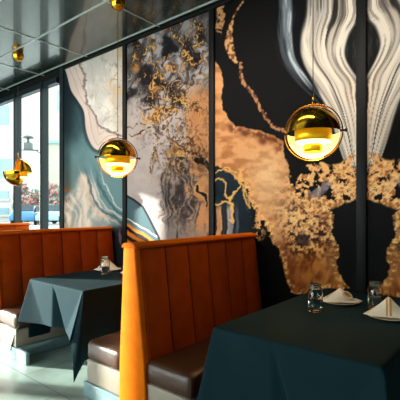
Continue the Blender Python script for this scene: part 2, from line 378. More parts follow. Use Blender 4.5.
class MB:
    """collects shapes into one mesh"""
    def __init__(s): s.v = []; s.f = []; s.mi = []; s.sm = []
    def add(s, vs, fs, mi=0, smooth=False):
        o = len(s.v); s.v += [tuple(x) for x in vs]
        for f in fs: s.f.append([i + o for i in f]); s.mi.append(mi); s.sm.append(smooth)
    def box(s, x0, x1, y0, y1, z0, z1, mi=0):
        s.add([(x0,y0,z0),(x1,y0,z0),(x1,y1,z0),(x0,y1,z0),(x0,y0,z1),(x1,y0,z1),(x1,y1,z1),(x0,y1,z1)],
              [(0,3,2,1),(4,5,6,7),(0,1,5,4),(1,2,6,5),(2,3,7,6),(3,0,4,7)], mi)
    def grid(s, P, mi=0, smooth=True, close_u=False, close_v=False, mfun=None):
        n = len(P); m = len(P[0]); o = len(s.v)
        for r in P: s.v += [tuple(x) for x in r]
        for i in range(n if close_u else n - 1):
            for j in range(m if close_v else m - 1):
                i2 = (i + 1) % n; j2 = (j + 1) % m
                s.f.append([o + i*m + j, o + i2*m + j, o + i2*m + j2, o + i*m + j2])
                s.mi.append(mfun(i, j) if mfun else mi); s.sm.append(smooth)
    def lathe(s, prof, c=(0,0,0), n=32, mi=0, a0=0, a1=2*PI, mod=None):
        full = abs(a1 - a0 - 2*PI) < 1e-6
        k = n if full else n + 1
        P = []
        for i in range(k):
            a = a0 + (a1 - a0) * i / n
            q = []
            for (r, z) in prof:
                rr = r * (mod(a, z) if mod else 1)
                q.append((c[0] + rr*math.cos(a), c[1] + rr*math.sin(a), c[2] + z))
            P.append(q)
        s.grid(P, mi, True, close_u=full)
    def tube(s, pts, r, n=10, mi=0, closed=False):
        pts = [Vector(p) for p in pts]; P = []; k = len(pts)
        up = Vector((0, 0, 1))
        for i, p in enumerate(pts):
            if closed: t = pts[(i+1) % k] - pts[i-1]
            else: t = pts[min(i+1, k-1)] - pts[max(i-1, 0)]
            t.normalize()
            a = t.cross(up)
            if a.length < 1e-3: a = t.cross(Vector((1, 0, 0)))
            a.normalize(); b = t.cross(a)
            rr = r[i] if isinstance(r, (list, tuple)) else r
            P.append([p + (a*math.cos(2*PI*j/n) + b*math.sin(2*PI*j/n)) * rr for j in range(n)])
        s.grid(P, mi, True, close_u=closed, close_v=True)
        if not closed:
            o = len(s.v) - k*n
            s.f.append(list(range(o, o+n))[::-1]); s.mi.append(mi); s.sm.append(False)
            s.f.append(list(range(o+(k-1)*n, o+k*n))); s.mi.append(mi); s.sm.append(False)
    def build(s, name, mats, parent=None, bevel=0, seg=2, solid=0, kind=None, label=None, loc=None, rot=None):
        me = bpy.data.meshes.new(name); me.from_pydata(s.v, [], s.f); me.update()
        if not isinstance(mats, (list, tuple)): mats = [mats]
        for m in mats: me.materials.append(m)
        me.polygons.foreach_set('material_index', s.mi); me.polygons.foreach_set('use_smooth', s.sm)
        bm = bmesh.new(); bm.from_mesh(me); bmesh.ops.recalc_face_normals(bm, faces=bm.faces); bm.to_mesh(me); bm.free()
        o = bpy.data.objects.new(name, me); COL.objects.link(o)
        if parent: o.parent = parent
        if solid:
            md = o.modifiers.new('thick', 'SOLIDIFY'); md.thickness = solid; md.offset = 0
        if bevel:
            md = o.modifiers.new('round', 'BEVEL'); md.width = bevel; md.segments = seg; md.limit_method = 'ANGLE'; md.angle_limit = .6
            for p in me.polygons: p.use_smooth = True
            md.harden_normals = False
        if kind: o['kind'] = kind
        if label: o['label'] = label
        if loc: o.location = loc
        if rot: o.rotation_euler = rot
        return o

def empty(name, loc, rz=0):
    o = bpy.data.objects.new(name, None); COL.objects.link(o); o.location = loc; o.rotation_euler = (0, 0, rz); o.empty_display_size = .1
    return o

def tag(o, label=None, cat=None, group=None, kind=None):
    if label: o['label'] = label
    if cat: o['category'] = cat
    if group: o['group'] = group
    if kind: o['kind'] = kind
    return o

def kids(o): return [c for c in COL.objects if c.parent == o]

def copy_tree(o, parent=None):
    c = o.copy(); COL.objects.link(c)
    c.parent = parent
    for ch in kids(o): copy_tree(ch, c)
    return c

def struct(mb, name, mats, **k): return mb.build(name, mats, kind='structure', **k)

# ================================================================== materials
M = {}
M['black_trim'] = mat('black satin paint', rgb(17, 17, 17), .5, noise=.15, spec=.2)
M['wall_dark'] = mat('charcoal wall paint', rgb(30, 29, 28), .7, noise=.1, bump=.1)
M['frame'] = mat('dark storefront aluminium', rgb(28, 40, 44), .35, .3)
M['steel_grey'] = mat('grey plaster', rgb(120, 120, 116), .8, noise=.1)
M['orange'] = mat('burnt orange velvet', rgb(226, 108, 0), .75, noise=.1, nscale=9, bump=.15, bscale=220, spec=.1)
M['orange_back'] = mat('rust orange channelled velvet', rgb(172, 68, 5), .7, noise=.14, nscale=7, bump=.12, bscale=200, spec=.12)
M['leather'] = mat('brown leather', rgb(70, 43, 27), .33, noise=.15, nscale=8, bump=.25, bscale=120, spec=.55)
M['vinyl'] = mat('cream vinyl kick panel', rgb(158, 144, 128), .5, noise=.06, nscale=6, bump=.1)
M['plinth'] = mat('blue grey glazed tile plinth', rgb(122, 146, 150), .22, noise=.22, nscale=5, spec=.6)
M['cloth'] = mat('dark teal tablecloth linen', rgb(17, 42, 49), .8, noise=.1, nscale=5, bump=.25, bscale=420, spec=.12)
M['gold'] = mat('polished brass', rgb(214, 156, 40), .1, 1.0)
M['gold_soft'] = mat('brushed brass', rgb(246, 196, 50), .3, 1.0)
M['seam'] = mat('shadowed velvet seam', rgb(84, 30, 4), .9, noise=.1)  # groove shade between channels put into a darker seam colour
M['shade'] = mat('glowing brushed brass shade', rgb(250, 200, 40), .38, .9, emit=rgb(255, 176, 20), estr=.28)  # weak glow added to the brass in place of light from the diffuser
M['shell_in'] = mat('white enamel shell lining', rgb(250, 238, 200), .5, emit=rgb(255, 226, 150), estr=.8)  # emission stands in for bulb light falling on the enamel
M['bulb'] = mat('lit warm bulb glass', rgb(255, 240, 200), .4, emit=rgb(255, 218, 140), estr=6)
M['cord'] = mat('black cord', rgb(14, 14, 14), .6)
M['wood_dark'] = mat('black stained table wood', rgb(34, 28, 26), .5, noise=.2)
M['iron'] = mat('black cast iron', rgb(20, 20, 20), .5, .6, noise=.2)
M['china'] = mat('cream glazed china', rgb(224, 210, 186), .25, noise=.03)
M['linen'] = mat('white napkin linen', rgb(236, 222, 198), .85, noise=.05, bump=.2, bscale=300)
M['stripe'] = mat('golden napkin stripe', rgb(206, 148, 62), .8, noise=.08)
M['ground'] = mat('pale asphalt', rgb(150, 156, 158), .9, noise=.12, nscale=.6)
M['bld_white'] = mat('white rendered facade', rgb(196, 194, 192), .9, noise=.05, nscale=.4)
M['bld_grey'] = mat('pale grey green facade', rgb(186, 186, 176), .9, noise=.06, nscale=.25)
M['bld_win'] = mat('blue grey window band', rgb(140, 176, 190), .3, noise=.2, nscale=.5)
M['leaf'] = mat('grey green leaves', rgb(132, 152, 138), .8, noise=.35, nscale=3)
M['bloom'] = mat('coral pink blossom', rgb(214, 140, 140), .8, noise=.2, nscale=3)
M['car_blue'] = mat('bright blue car paint', rgb(60, 120, 170), .25, .2, coat=.6)
M['car_pale'] = mat('pale blue car paint', rgb(140, 176, 200), .25, .2, coat=.6)
M['car_glass'] = mat('dark car glass', rgb(40, 60, 72), .1)
M['rubber'] = mat('black rubber', rgb(25, 25, 26), .8)
M['lamp_metal'] = mat('grey painted metal', rgb(96, 104, 104), .5, .3)
M['headlight'] = mat('headlight lens', rgb(230, 236, 240), .1)

def glass_mat(name, tint, refl=.06, ior=1.45, milk=0.0):
    m = bpy.data.materials.new(name); m.use_nodes = True; nt = m.node_tree; nt.nodes.clear()
    out = nt.nodes.new('ShaderNodeOutputMaterial'); t = nt.nodes.new('ShaderNodeBsdfTransparent'); g = nt.nodes.new('ShaderNodeBsdfGlossy')
    lw = nt.nodes.new('ShaderNodeLayerWeight'); lw.inputs['Blend'].default_value = .5
    pw = nt.nodes.new('ShaderNodeMath'); pw.operation = 'POWER'; pw.inputs[1].default_value = 5 if ior < 1.3 else 3.2
    f = nt.nodes.new('ShaderNodeMath'); f.operation = 'MULTIPLY_ADD'; f.inputs[1].default_value = .7; f.inputs[2].default_value = .02 if ior < 1.3 else .045
    nt.links.new(lw.outputs['Facing'], pw.inputs[0]); nt.links.new(pw.outputs[0], f.inputs[0]); mx = nt.nodes.new('ShaderNodeMixShader')
    t.inputs['Color'].default_value = tint; g.inputs['Roughness'].default_value = .03
    nt.links.new(f.outputs[0], mx.inputs[0]); nt.links.new(t.outputs[0], mx.inputs[1]); nt.links.new(g.outputs[0], mx.inputs[2]); 
    df = nt.nodes.new('ShaderNodeBsdfDiffuse'); df.inputs['Color'].default_value = (.9, .88, .8, 1); m2 = nt.nodes.new('ShaderNodeMixShader'); m2.inputs[0].default_value = milk
    nt.links.new(mx.outputs[0], m2.inputs[1]); nt.links.new(df.outputs[0], m2.inputs[2]); nt.links.new(m2.outputs[0], out.inputs[0])
    return m
M['pane'] = glass_mat('window glass', (.93, .97, .96, 1), ior=1.2)
M['jar'] = mat('clear jar glass', (.96, .97, .93, 1), .02, trans=1.0, ior=1.45)
M['water'] = mat('still water', (.95, .96, .95, 1), .0, trans=1.0, ior=1.33)

def mural_mat():
    m = bpy.data.materials.new('printed marble mural'); m.use_nodes = True; nt = m.node_tree; b = nt.nodes['Principled BSDF']
    a = nt.nodes.new('ShaderNodeAttribute'); a.attribute_name = 'pigment'
    nt.links.new(a.outputs['Color'], b.inputs['Base Color'])
    b.inputs['Roughness'].default_value = .6; b.inputs['Specular IOR Level'].default_value = .06
    return m
M['mural'] = mural_mat()

def floor_mat():
    m = bpy.data.materials.new('grey green stone tile floor'); m.use_nodes = True; nt = m.node_tree; b = nt.nodes['Principled BSDF']
    tc = nt.nodes.new('ShaderNodeTexCoord')
    n = nt.nodes.new('ShaderNodeTexNoise'); n.inputs['Scale'].default_value = 3.5; n.inputs['Detail'].default_value = 8
    nt.links.new(tc.outputs['Object'], n.inputs['Vector'])
    br = nt.nodes.new('ShaderNodeTexBrick'); br.inputs['Scale'].default_value = 1.0; br.offset = .5
    br.inputs['Brick Width'].default_value = 1.2; br.inputs['Row Height'].default_value = .6; br.inputs['Mortar Size'].default_value = .004
    br.inputs['Color1'].default_value = rgb(158, 176, 166); br.inputs['Color2'].default_value = rgb(146, 165, 156); br.inputs['Mortar'].default_value = rgb(92, 102, 100)
    nt.links.new(tc.outputs['Object'], br.inputs['Vector'])
    r = nt.nodes.new('ShaderNodeMapRange'); r.inputs['From Min'].default_value = .3; r.inputs['From Max'].default_value = .7; r.inputs['To Min'].default_value = .78; r.inputs['To Max'].default_value = 1.2
    nt.links.new(n.outputs['Fac'], r.inputs['Value'])
    sc = nt.nodes.new('ShaderNodeVectorMath'); sc.operation = 'SCALE'
    nt.links.new(br.outputs['Color'], sc.inputs[0]); nt.links.new(r.outputs['Result'], sc.inputs['Scale'])
    nt.links.new(sc.outputs['Vector'], b.inputs['Base Color']); b.inputs['Roughness'].default_value = .32
    return m
M['floor'] = floor_mat()
M['tile'] = mat('dark ceiling tile', rgb(48, 60, 54), .24, .3, noise=.1, nscale=3, spec=.8, ior=1.8, coat=.6, bump=.05, bscale=6)
M['tbar'] = mat('pale ceiling grid bar', rgb(190, 204, 196), .3, .3)

# ================================================================== room shell
X0, X1, Y0 = -12.5, 2.6, -3.2
WIN_R = -5.95          # right end of the glazing in the mural wall
mb = MB(); mb.box(X0, X1, Y0 - .1, WY + .2, -.1, 0); struct(mb, 'floor', M['floor'])
mb = MB(); mb.box(X0, X1, Y0 - .1, WY + .2, CEIL + .03, CEIL + .15); struct(mb, 'ceiling', M['tile'])
gx = [-11.6, -10.35, -9.07, -7.77, -6.47, -5.17, -3.62, -2.3, -1.0, .3, 1.6]
gy = [2.73 + .76 * k for k in range(-7, 2)]
mb = MB()
for x in gx: mb.box(x - .009, x + .009, Y0, WY, CEIL + .022, CEIL + .036)
for y in gy: mb.box(X0, X1, y - .009, y + .009, CEIL + .020, CEIL + .036)
struct(mb, 'trim_1', M['tbar'])
# mural wall and its glazed end
mb = MB(); mb.box(WIN_R + .02, X1, WY + .012, WY + .2, 0, CEIL + .03)
struct(mb, 'wall_back', M['wall_dark'])
mb = MB(); mb.box(X0, WIN_R + .02, WY + .0, WY + .2, 0, .35); mb.box(X0, WIN_R + .02, WY, WY + .2, 3.69, CEIL + .03)
struct(mb, 'wall_window_side', M['black_trim'])
mb = MB(); mb.box(X0 - .15, X0, Y0, WY + .2, 0, .3); mb.box(X0 - .15, X0, Y0, WY + .2, 3.80, CEIL + .03); mb.box(X0 - .15, X0, Y0, -1.95, 3.58, 3.80); mb.box(X0 - .15, X0, -1.95, -1.26, .3, 3.80); mb.box(X0 - .15, X0, -.93, WY + .2, .3, 3.80); struct(mb, 'wall_left', M['wall_dark'])
for k, (ya, yb) in enumerate(((-3.2, -1.95), (-1.26, -.93))):  # unseen openings sized for the sun; slit added to light a mural patch
    w = tag(empty('window_%d' % (14 + k), (X0 - .075, (ya + yb) / 2, .3)), kind='structure'); hw = (yb - ya) / 2; f = .03 if k == 0 else .012
    zt = 3.28 if k == 0 else 3.50
    mb = MB(); mb.box(-.05, .05, -hw, -hw + f, 0, zt); mb.box(-.05, .05, hw - f, hw, 0, zt); mb.box(-.05, .05, -hw + f, hw - f, 0, .04); mb.box(-.05, .05, -hw + f, hw - f, zt - .02, zt)
    mb.build('frame', M['frame'], w)
    mb = MB(); mb.box(-.003, .003, -hw + f, hw - f, .04, zt - .02); mb.build('pane', M['pane'], w)
mb = MB(); mb.box(X1, X1 + .15, Y0, WY + .2, 0, CEIL + .03); struct(mb, 'wall_right', M['wall_dark'])
# street side wall behind the viewer, with its big shop windows
FW0, FW1, FZ0, FZ1 = -9.9, -2.62, .35, 3.66
BAY = (-12.45, -11.80)  # unseen bay and solid pier added to keep sun off the near table
mb = MB(); mb.box(X0, X1, Y0 - .15, Y0, 0, FZ0); mb.box(X0, X1, Y0 - .15, Y0, FZ1, CEIL + .03)
mb.box(X0, BAY[0], Y0 - .15, Y0, FZ0, FZ1); mb.box(BAY[1], FW0, Y0 - .15, Y0, FZ0, FZ1); mb.box(FW1, X1, Y0 - .15, Y0, FZ0, FZ1)
struct(mb, 'wall_front', M['wall_dark'])
mb = MB(); mb.box(-5.84, X1, WY - .012, WY + .01, 0, .12); struct(mb, 'baseboard_back', M['black_trim'])
mb = MB(); mb.box(-5.84, X1, WY - .03, WY + .01, 3.785, CEIL + .025); struct(mb, 'trim_2', M['black_trim'])
# windows of the mural wall
edges = [WIN_R, -6.425, -7.39, -8.40, -9.42, -10.44, -11.46]
for i in range(len(edges) - 1):
    a, b_ = edges[i + 1], edges[i]
    w = tag(empty('window_%d' % (i + 1), ((a + b_) / 2, WY, .35)), kind='structure')
    mb = MB(); cx = (a + b_) / 2
    mb.box(a - cx - .045, a - cx, -.075, .06, 0, 3.34); mb.box(a - cx, b_ - cx - .045, -.05, .05, 0, .06); mb.box(a - cx, b_ - cx - .045, -.05, .05, 3.25, 3.34)
    mb.build('frame', M['frame'], w)
    mb = MB(); mb.box(a - cx, b_ - cx - (.045 if i else 0), .025, .03, .06, 3.25); mb.build('pane', M['pane'], w)
mb = MB(); mb.box(-5.95, -5.84, WY - .02, WY + .2, 0, CEIL + .03); struct(mb, 'trim_3', M['frame'])
for i in range(7):
    a = FW0 + (FW1 - FW0) * i / 6; b_ = FW0 + (FW1 - FW0) * (i + 1) / 6
    if i == 6: a, b_ = BAY
    cx = (a + b_) / 2
    w = tag(empty('window_%d' % (i + 7), (cx, Y0 - .08, FZ0)), kind='structure'); h = FZ1 - FZ0; hw = (b_ - a) / 2
    mb = MB(); mb.box(-hw, -hw + .04, -.05, .05, 0, h); mb.box(hw - .04, hw, -.05, .05, 0, h); mb.box(-hw + .04, hw - .04, -.05, .05, 0, .05); mb.box(-hw + .04, hw - .04, -.05, .05, h - .05, h)
    mb.build('frame', M['frame'], w)
    mb = MB(); mb.box(-hw + .04, hw - .04, -.003, .003, .05, h - .05); mb.build('pane', M['pane'], w)

# ================================================================== mural panels and battens
POST = [wall_x(125.4), wall_x(212.5), wall_x(362.0), .52]
PAN = [(-5.84, POST[0] - .03, paint_panel_one, 0), (POST[0] + .03, POST[1] - .03, paint_panel_two, 0), (POST[1] + .03, POST[2] - .035, paint_panel_three, 0), (POST[2] + .035, POST[3] - .03, paint_panel_three, 1)]
PLAB = ['marbled mural panel beside the window, white stone shape over teal', 'grey and tan marbled mural panel with dense gold veins', 'black mural panel with sand coloured land shape and left half of a pale teardrop stream', 'black mural panel at the right edge with right half of the pale teardrop stream']
GAIN = 1.25
for (a, b_, fn, mir), lab in zip(PAN, PLAB):
    st = .0075 if not mir else .0085
    nx = int((b_ - a) / st); zb, zt = .12, 3.785; nz = int((zt - zb) / st)
    X, Z = np.meshgrid(np.linspace(a, b_, nx + 1), np.linspace(zb, zt, nz + 1))
    if mir: uu, vv = uv_of(2 * POST[2] - X, Z)
    else: uu, vv = uv_of(X, Z)
    colr = np.clip((fn(uu, vv) - 14) * 1.06, 3, 250)
    colr = np.minimum(lin(colr) * GAIN, .93)
    n = X.size
    co = np.zeros((n, 3)); co[:, 0] = X.ravel() - (a + b_) / 2; co[:, 2] = Z.ravel() - zb
    idx = np.arange(n).reshape(X.shape)
    q = np.stack([idx[:-1, :-1], idx[:-1, 1:], idx[1:, 1:], idx[1:, :-1]], -1).reshape(-1)
    me = bpy.data.meshes.new('mural_panel')
    me.vertices.add(n); me.vertices.foreach_set('co', co.ravel())
    nf = nx * nz
    me.loops.add(nf * 4); me.loops.foreach_set('vertex_index', q.astype(np.int32))
    me.polygons.add(nf); me.polygons.foreach_set('loop_start', np.arange(0, nf * 4, 4, dtype=np.int32))
    me.update(); me.validate()
    at = me.color_attributes.new('pigment', 'FLOAT_COLOR', 'POINT')
    c4 = np.ones((n, 4), np.float32); c4[:, :3] = colr.reshape(-1, 3)
    at.data.foreach_set('color', c4.ravel())
    me.materials.append(M['mural'])
    o = bpy.data.objects.new('mural_panel', me); COL.objects.link(o); o.location = ((a + b_) / 2, WY, zb)
    tag(o, lab, 'wall panel', 'marbled mural panels on the back wall')
for i, x in enumerate(POST):
    w_ = .042 if i > 1 else .036
    mb = MB(); mb.box(x - w_, x + w_, WY - .028, WY + .012, .0, 3.785)
    struct(mb, 'trim_%d' % (i + 4), M['black_trim'], bevel=.004)

# ================================================================== booths
BY0, BY1 = 1.90, 3.53
def prof_r(z):   # right side of the back, distance from the centre line
    return float(np.interp(z, [0, .35, 1.26], [.165, .155, .05]))
def prof_l(z):
    return float(np.interp(z, [0, .35, 1.26], [-.118, -.112, -.062]))
def make_booth():
    t = empty('banquette', (0, 0, 0))
    tag(t, 'x', 'booth seat', 'orange channel backed double booths along the mural wall')
    # end panel facing the aisle, follows the splayed section, small rounded edge
    zs = [.0, .2, .42, .55, .75, .9, 1.1, 1.255]
    mb = MB()
    ring = [(prof_l(z), z) for z in zs] + [(prof_r(z), z) for z in reversed(zs)]
    ring = [(x * 1.03 + (.004 if x > 0 else -.004), z) for x, z in ring]
    n = len(ring)
    vs = [(x, BY0, z) for x, z in ring] + [(x, BY0 + .055, z) for x, z in ring]
    fs = [list(range(n))[::-1], list(range(n, 2*n))] + [[i, (i+1) % n, n + (i+1) % n, n + i] for i in range(n)]
    mb.add(vs, fs); mb.build('end_panel', M['orange'], t, bevel=.012, seg=3)
    # channelled backrests, six padded channels each side
    L0, L1 = BY0 + .05, BY1; nch = 6; phs = [0, .018, .045, .09, .16, .26, .38, .5, .62, .74, .84, .91, .955, .982]; per = len(phs)
    for nm, pf, sg in (('backrest', prof_r, 1), ('backrest', prof_l, -1)):
        mb = MB(); P = []
        rows = [(.30 + .02 * k) for k in range(0)] + list(np.linspace(.30, 1.255, 26))
        for z in rows:
            q = []
            for j in range(nch * per + 1):
                ph = phs[j % per]
                bul = .030 * (abs(math.sin(PI * ph)) ** .42) if (j % per) else 0
                e = min(1, (1.255 - z) / .05 + .0)
                bul *= math.sqrt(max(e, 0)) * .8 + .2 * (e > 0)
                q.append((pf(z) - sg * .012 + sg * bul, L0 + (L1 - L0) * (j // per + ph) / nch, z))
            P.append(q)
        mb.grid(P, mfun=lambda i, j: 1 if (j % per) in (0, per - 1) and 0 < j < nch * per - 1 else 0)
        # close to the centre so the cushion has body
        mb.grid([[(p[0], p[1], p[2]) for p in P[-1]], [(0, p[1], p[2]) for p in P[-1]]], smooth=False)
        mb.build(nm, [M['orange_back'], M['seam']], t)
    # top cap and piping
    mb = MB(); P = []
    for k in range(9):
        a = PI * k / 8
        P.append([(-.005 + .072 * math.cos(a) , y, 1.252 + .034 * math.sin(a) ** .7) for y in (BY0 - .006, BY1)])
    mb.grid(P); mb.add([P[k][0] for k in range(9)], [list(range(9))]); mb.grid([[P[0][0], P[0][1]], [P[8][0], P[8][1]]], smooth=False)
    mb.build('top_cap', M['orange'], t)
    mb = MB()
    mb.tube([(.068, BY0, 1.252), (.068, BY1, 1.252)], .009); mb.tube([(-.078, BY0, 1.252), (-.078, BY1, 1.252)], .009)
    mb.tube([(prof_r(z) * 1.03 + .006, BY0 + .057, z) for z in (.3, .42, .55, .75, .9, 1.1, 1.25)], .008)
    mb.tube([(prof_l(z) * 1.03 - .006, BY0 + .057, z) for z in (.3, .42, .55, .75, .9, 1.1, 1.25)], .008)
    mb.build('piping', M['orange_back'], t)
    # seats
    for sg in (1, -1):
        a, b_ = (.135, .575)
        mb = MB(); P = []
        nx_, ny_ = 12, 30
        def sx(u): return sg * (a + (b_ - a) * u)
        # crowned cushion: a superellipse box
        def cush(u, v, w):
            cx = sg * (a + b_) / 2; hx = (b_ - a) / 2; cy = (BY0 + .02 + BY1) / 2; hy = (BY1 - BY0 - .02) / 2; cz = .375; hz = .083
            # cube to rounded box
            r = .05
            x, y, z = u * hx, v * hy, w * hz
            ix, iy, iz = max(-hx + r, min(hx - r, x)), max(-hy + r, min(hy - r, y)), max(-hz + r, min(hz - r, z))
            d = Vector((x - ix, y - iy, z - iz))
            if d.length > 1e-6: d = d.normalized() * r
            crown = .014 * (1 - u*u) * (1 - v**6) if w > .5 else 0
            return (cx + ix + d.x, cy + iy + d.y, cz + iz + d.z + crown)
        def lins(n, half):   # denser near the ends
            return [math.copysign(1 - (1 - abs(t_)) ** 1.8, t_) for t_ in np.linspace(-1, 1, n)]
        U = lins(16, 1); V = lins(40, 1); W_ = lins(9, 1)
        for w in (-1, 1): mb.grid([[cush(u, v, w) for v in V] for u in U])
        for v in (-1, 1): mb.grid([[cush(u, v, w) for w in W_] for u in U])
        for u in (-1, 1): mb.grid([[cush(u, v, w) for w in W_] for v in V])
        c = mb.build('seat_cushion', M['leather'], t)
        md = c.modifiers.new('weld', 'WELD'); md.merge_threshold = .0008
        mb = MB(); x0, x1 = sorted((sg * .13, sg * .56)); mb.box(x0, x1, BY0 + .025, BY1, .12, .30)
        mb.build('seat_base', M['vinyl'], t, bevel=.008)
        mb = MB(); x0, x1 = sorted((sg * .12, sg * .585)); mb.box(x0, x1, BY0 + .01, BY1, .0, .12)
        if sg > 0: mb.box(x1, .80, BY0 + .01, BY0 + .05, 0, .12)
        mb.build('plinth', M['plinth'], t, bevel=.006)
    return t
BX = [-2.25, -4.60, -6.95]
BL = ['near orange double booth back with brown leather seats, sunlit end panel', 'rust orange booth back behind the farther table, leather seat on its table side', 'farthest orange booth back by the windows, only its top edge showing']
b0 = make_booth()
for i, x in enumerate(BX):
    o = b0 if i == 0 else copy_tree(b0)
    o.location = (x, 0, 0); o['label'] = BL[i]

# ================================================================== tables and cloths
TZ = .80
def make_table(x0, x1, y0, y1, label):
    cx, cy = (x0 + x1) / 2, (y0 + y1) / 2
    t = empty('dining_table', (cx, cy, 0)); tag(t, label, 'table', 'booth tables under dark cloths')
    hw, hl = (x1 - x0) / 2 - .005, (y1 - y0) / 2 - .005
    mb = MB(); mb.box(-hw, hw, -hl, hl, TZ - .035, TZ - .004); mb.build('tabletop', M['wood_dark'], t, bevel=.006)
    mb = MB(); mb.box(-.16, .16, -hl + .32, hl - .3, .0, .02); mb.box(-.05, .05, -hl + .34, hl - .32, .02, TZ - .036); mb.build('base_panel', M['iron'], t, bevel=.004)
    for yy in ():
        mb = MB(); mb.lathe([(.0, .03), (.22, .03), (.22, .012), (.24, 0)][::-1] + [(.05, .05), (.036, .08), (.036, TZ - .08), (.09, TZ - .05), (.12, TZ - .035), (0, TZ - .035)], (0, yy, 0), 24)
        mb.build('pedestal', M['iron'], t)
    return t

def tri(x):  # triangle wave 0..1..0 period 1
    x = x % 1.0
    return 1 - abs(2 * x - 1)

def make_cloth(x0, x1, y0, y1, a, b, folds, cb, seed, label):
    """cloth over the table: front overhang a (aisle side), side overhang b; folds = fold positions along the front"""
    r = random.Random(seed); w = x1 - x0; L = y1 - y0; cx = (x0 + x1) / 2
    st = .014
    nu = int((w + 2*b) / st); nv = int((L + a) / st)
    P = []
    e = .010
    for i in range(nu + 1):
        p = -b + (w + 2*b) * i / nu; col = []
        for j in range(nv + 1):
            q = -a + (L + a) * j / nv
            ox = -p if p < 0 else (p - w if p > w else 0); sx = -1 if p < 0 else 1
            oy = -q if q < 0 else 0
            px = min(max(p, 0), w); py = max(q, 0)
            if ox == 0 and oy == 0:
                crease = -.0012 * math.exp(-((p - w*.48) / .008) ** 2) + .0012 * math.exp(-((q - L*.42) / .008) ** 2)
                x, y, z = px, py, .002 + crease + .0015 * math.sin(p * 9 + seed) * math.sin(q * 6)
            elif ox == 0:
                g = oy / a
                out = cb * g * max(0, 1 - px / max(.30 * g, .02)) ** 1.2 + cb * g * max(0, 1 - (w - px) / max(.26 * g, .02)) ** 1.2
                rec = 0
                for fp, fw, fa in folds:      # panel ends in a free edge, cloth turns back under it and returns
                    dd = (px - fp) / max(fw * g, .01)
                    if 0 < dd <= .8: rec += fa * g * dd / .8
                    elif .8 < dd < 1.0: rec += fa * g * (1 - dd) / .2
                y = -(e + .012 * g + out - rec); x = px; z = -oy + .008
                x += .0
            elif oy == 0:
                g = ox / b
                edge = min(1, py / .2)
                f = .035 * tri(py / .36 + seed * .3) ** 1.5 * g * edge
                x = px + sx * (e + .01 * g + f); y = py; z = -ox + .008
            else:
                ph = math.atan2(ox, oy) / (PI / 2)      # 0 on the front, 1 on the side
                rho = math.hypot(ox, oy)
                flare = math.sin(PI * ph) ** .9
                acc = math.sin(2 * PI * ph)
                ang = .16 * flare                        # lean outward along the diagonal
                hor = rho * math.sin(ang); ver = rho * math.cos(ang)
                dx, dy = sx * .55, -.83
                ex, ey = sx * .83, .55
                side = rho * .085 * acc
                x = px + sx * (e * ph + .01 * ph * ph) + dx * hor + ex * side * -1
                y = -(e * (1 - ph)) - (.012 + cb) * (oy / a) * (1 - ph) + dy * hor + ey * side * 1
                z = -ver + .008
            z_w = TZ + z
            if z_w < .006: z_w = .006 + .002 * r.random()
            col.append((x0 + x - cx, y, z_w - 0))
        P.append(col)
    mb = MB(); mb.grid(P)
    o = mb.build('tablecloth', M['cloth'], None, solid=.003, loc=(cx, y0, 0))
    md = o.modifiers.new('sub', 'SUBSURF'); md.levels = 1; md.render_levels = 1
    tag(o, label, 'tablecloth', 'dark teal tablecloths')
    return o
make_table(-1.50, -.55, 1.97, 3.50, 'near booth table hidden under its dark teal cloth, two place settings on it')
make_table(-4.00, -3.08, 2.08, 3.50, 'farther booth table between the two orange booths, hidden under its dark cloth')
make_cloth(-1.51, -.54, 1.96, 3.535, .46, .60, [(.40, .16, .05)], .05, 1, 'dark teal tablecloth on the near table, carrying two jars and two napkins')
make_cloth(-4.01, -3.07, 2.07, 3.535, .42, .62, [(.44, .24, .13)], .12, 2, 'dark tablecloth on the farther table, corners hanging in pointed folds')

# ================================================================== tableware
TT = TZ + .0045
def make_jar():
    t = empty('glass_jar', (0, 0, 0)); H = .195
    mb = MB()
    mb.lathe([(0, 0), (.046, 0), (.052, .006), (.053, .02), (.053, .135), (.050, .150), (.040, .160), (.038, .166), (.041, .168), (.041, .174), (.038, .177), (.041, .180), (.041, .190), (.039, .195), (.036, .193),
              (.035, .165), (.046, .150), (.0495, .135), (.0495, .02), (.046, .010), (0, .008)], n=36)
    mb.build('jar_body', M['jar'], t)
    mb = MB(); mb.lathe([(0, .0085), (.046, .0105), (.049, .02), (.049, .085), (0, .085)], n=36); mb.build('water', M['water'], t)
    mb = MB(); 
    for z in (.170, .184): mb.tube([(.0415 * math.cos(a), .0415 * math.sin(a), z) for a in np.linspace(0, 2*PI, 32, endpoint=False)], .0018, 6, closed=True)
    mb.build('screw_rim', mat_rim, t)
    return t
mat_rim = mat('thick glass rim', rgb(150, 150, 140), .15, spec=.8, alpha=.6)
j0 = make_jar(); 
JL = [((-1.187, 2.70), 'clear glass jar of water left of the near table\'s open napkin'), ((-.886, 3.06), 'clear glass jar of water behind the striped napkin on the near table'), ((-3.66, 2.74), 'small clear glass jar in front of a napkin on the farther table')]
for i, ((x, y), lab) in enumerate(JL):
    o = j0 if i == 0 else copy_tree(j0)
    o.location = (x, y, TT); tag(o, lab, 'jar', 'clear glass jars on the tables')

def make_plate():
    mb = MB(); mb.lathe([(0, .004), (.07, .004), (.085, .007), (.13, .017), (.136, .0175), (.137, .016), (.09, .003), (.075, 0), (0, 0)], n=48)
    return mb.build('plate', M['china'])
p0 = make_plate()
PL = [((-1.15, 3.07), 'round cream plate under the open folded napkin, near table'), ((-.745, 2.86), 'round cream plate under the striped napkin, near table\'s right edge'), ((-3.85, 2.92), 'small cream plate behind the glass jar on the farther table'), ((-3.39, 2.93), 'cream plate just peeking out left of the near booth end panel')]
for i, ((x, y), lab) in enumerate(PL):
    o = p0 if i == 0 else p0.copy()
    if i: COL.objects.link(o)
    o.location = (x, y, TT); tag(o, lab, 'plate', 'cream plates on the tables')

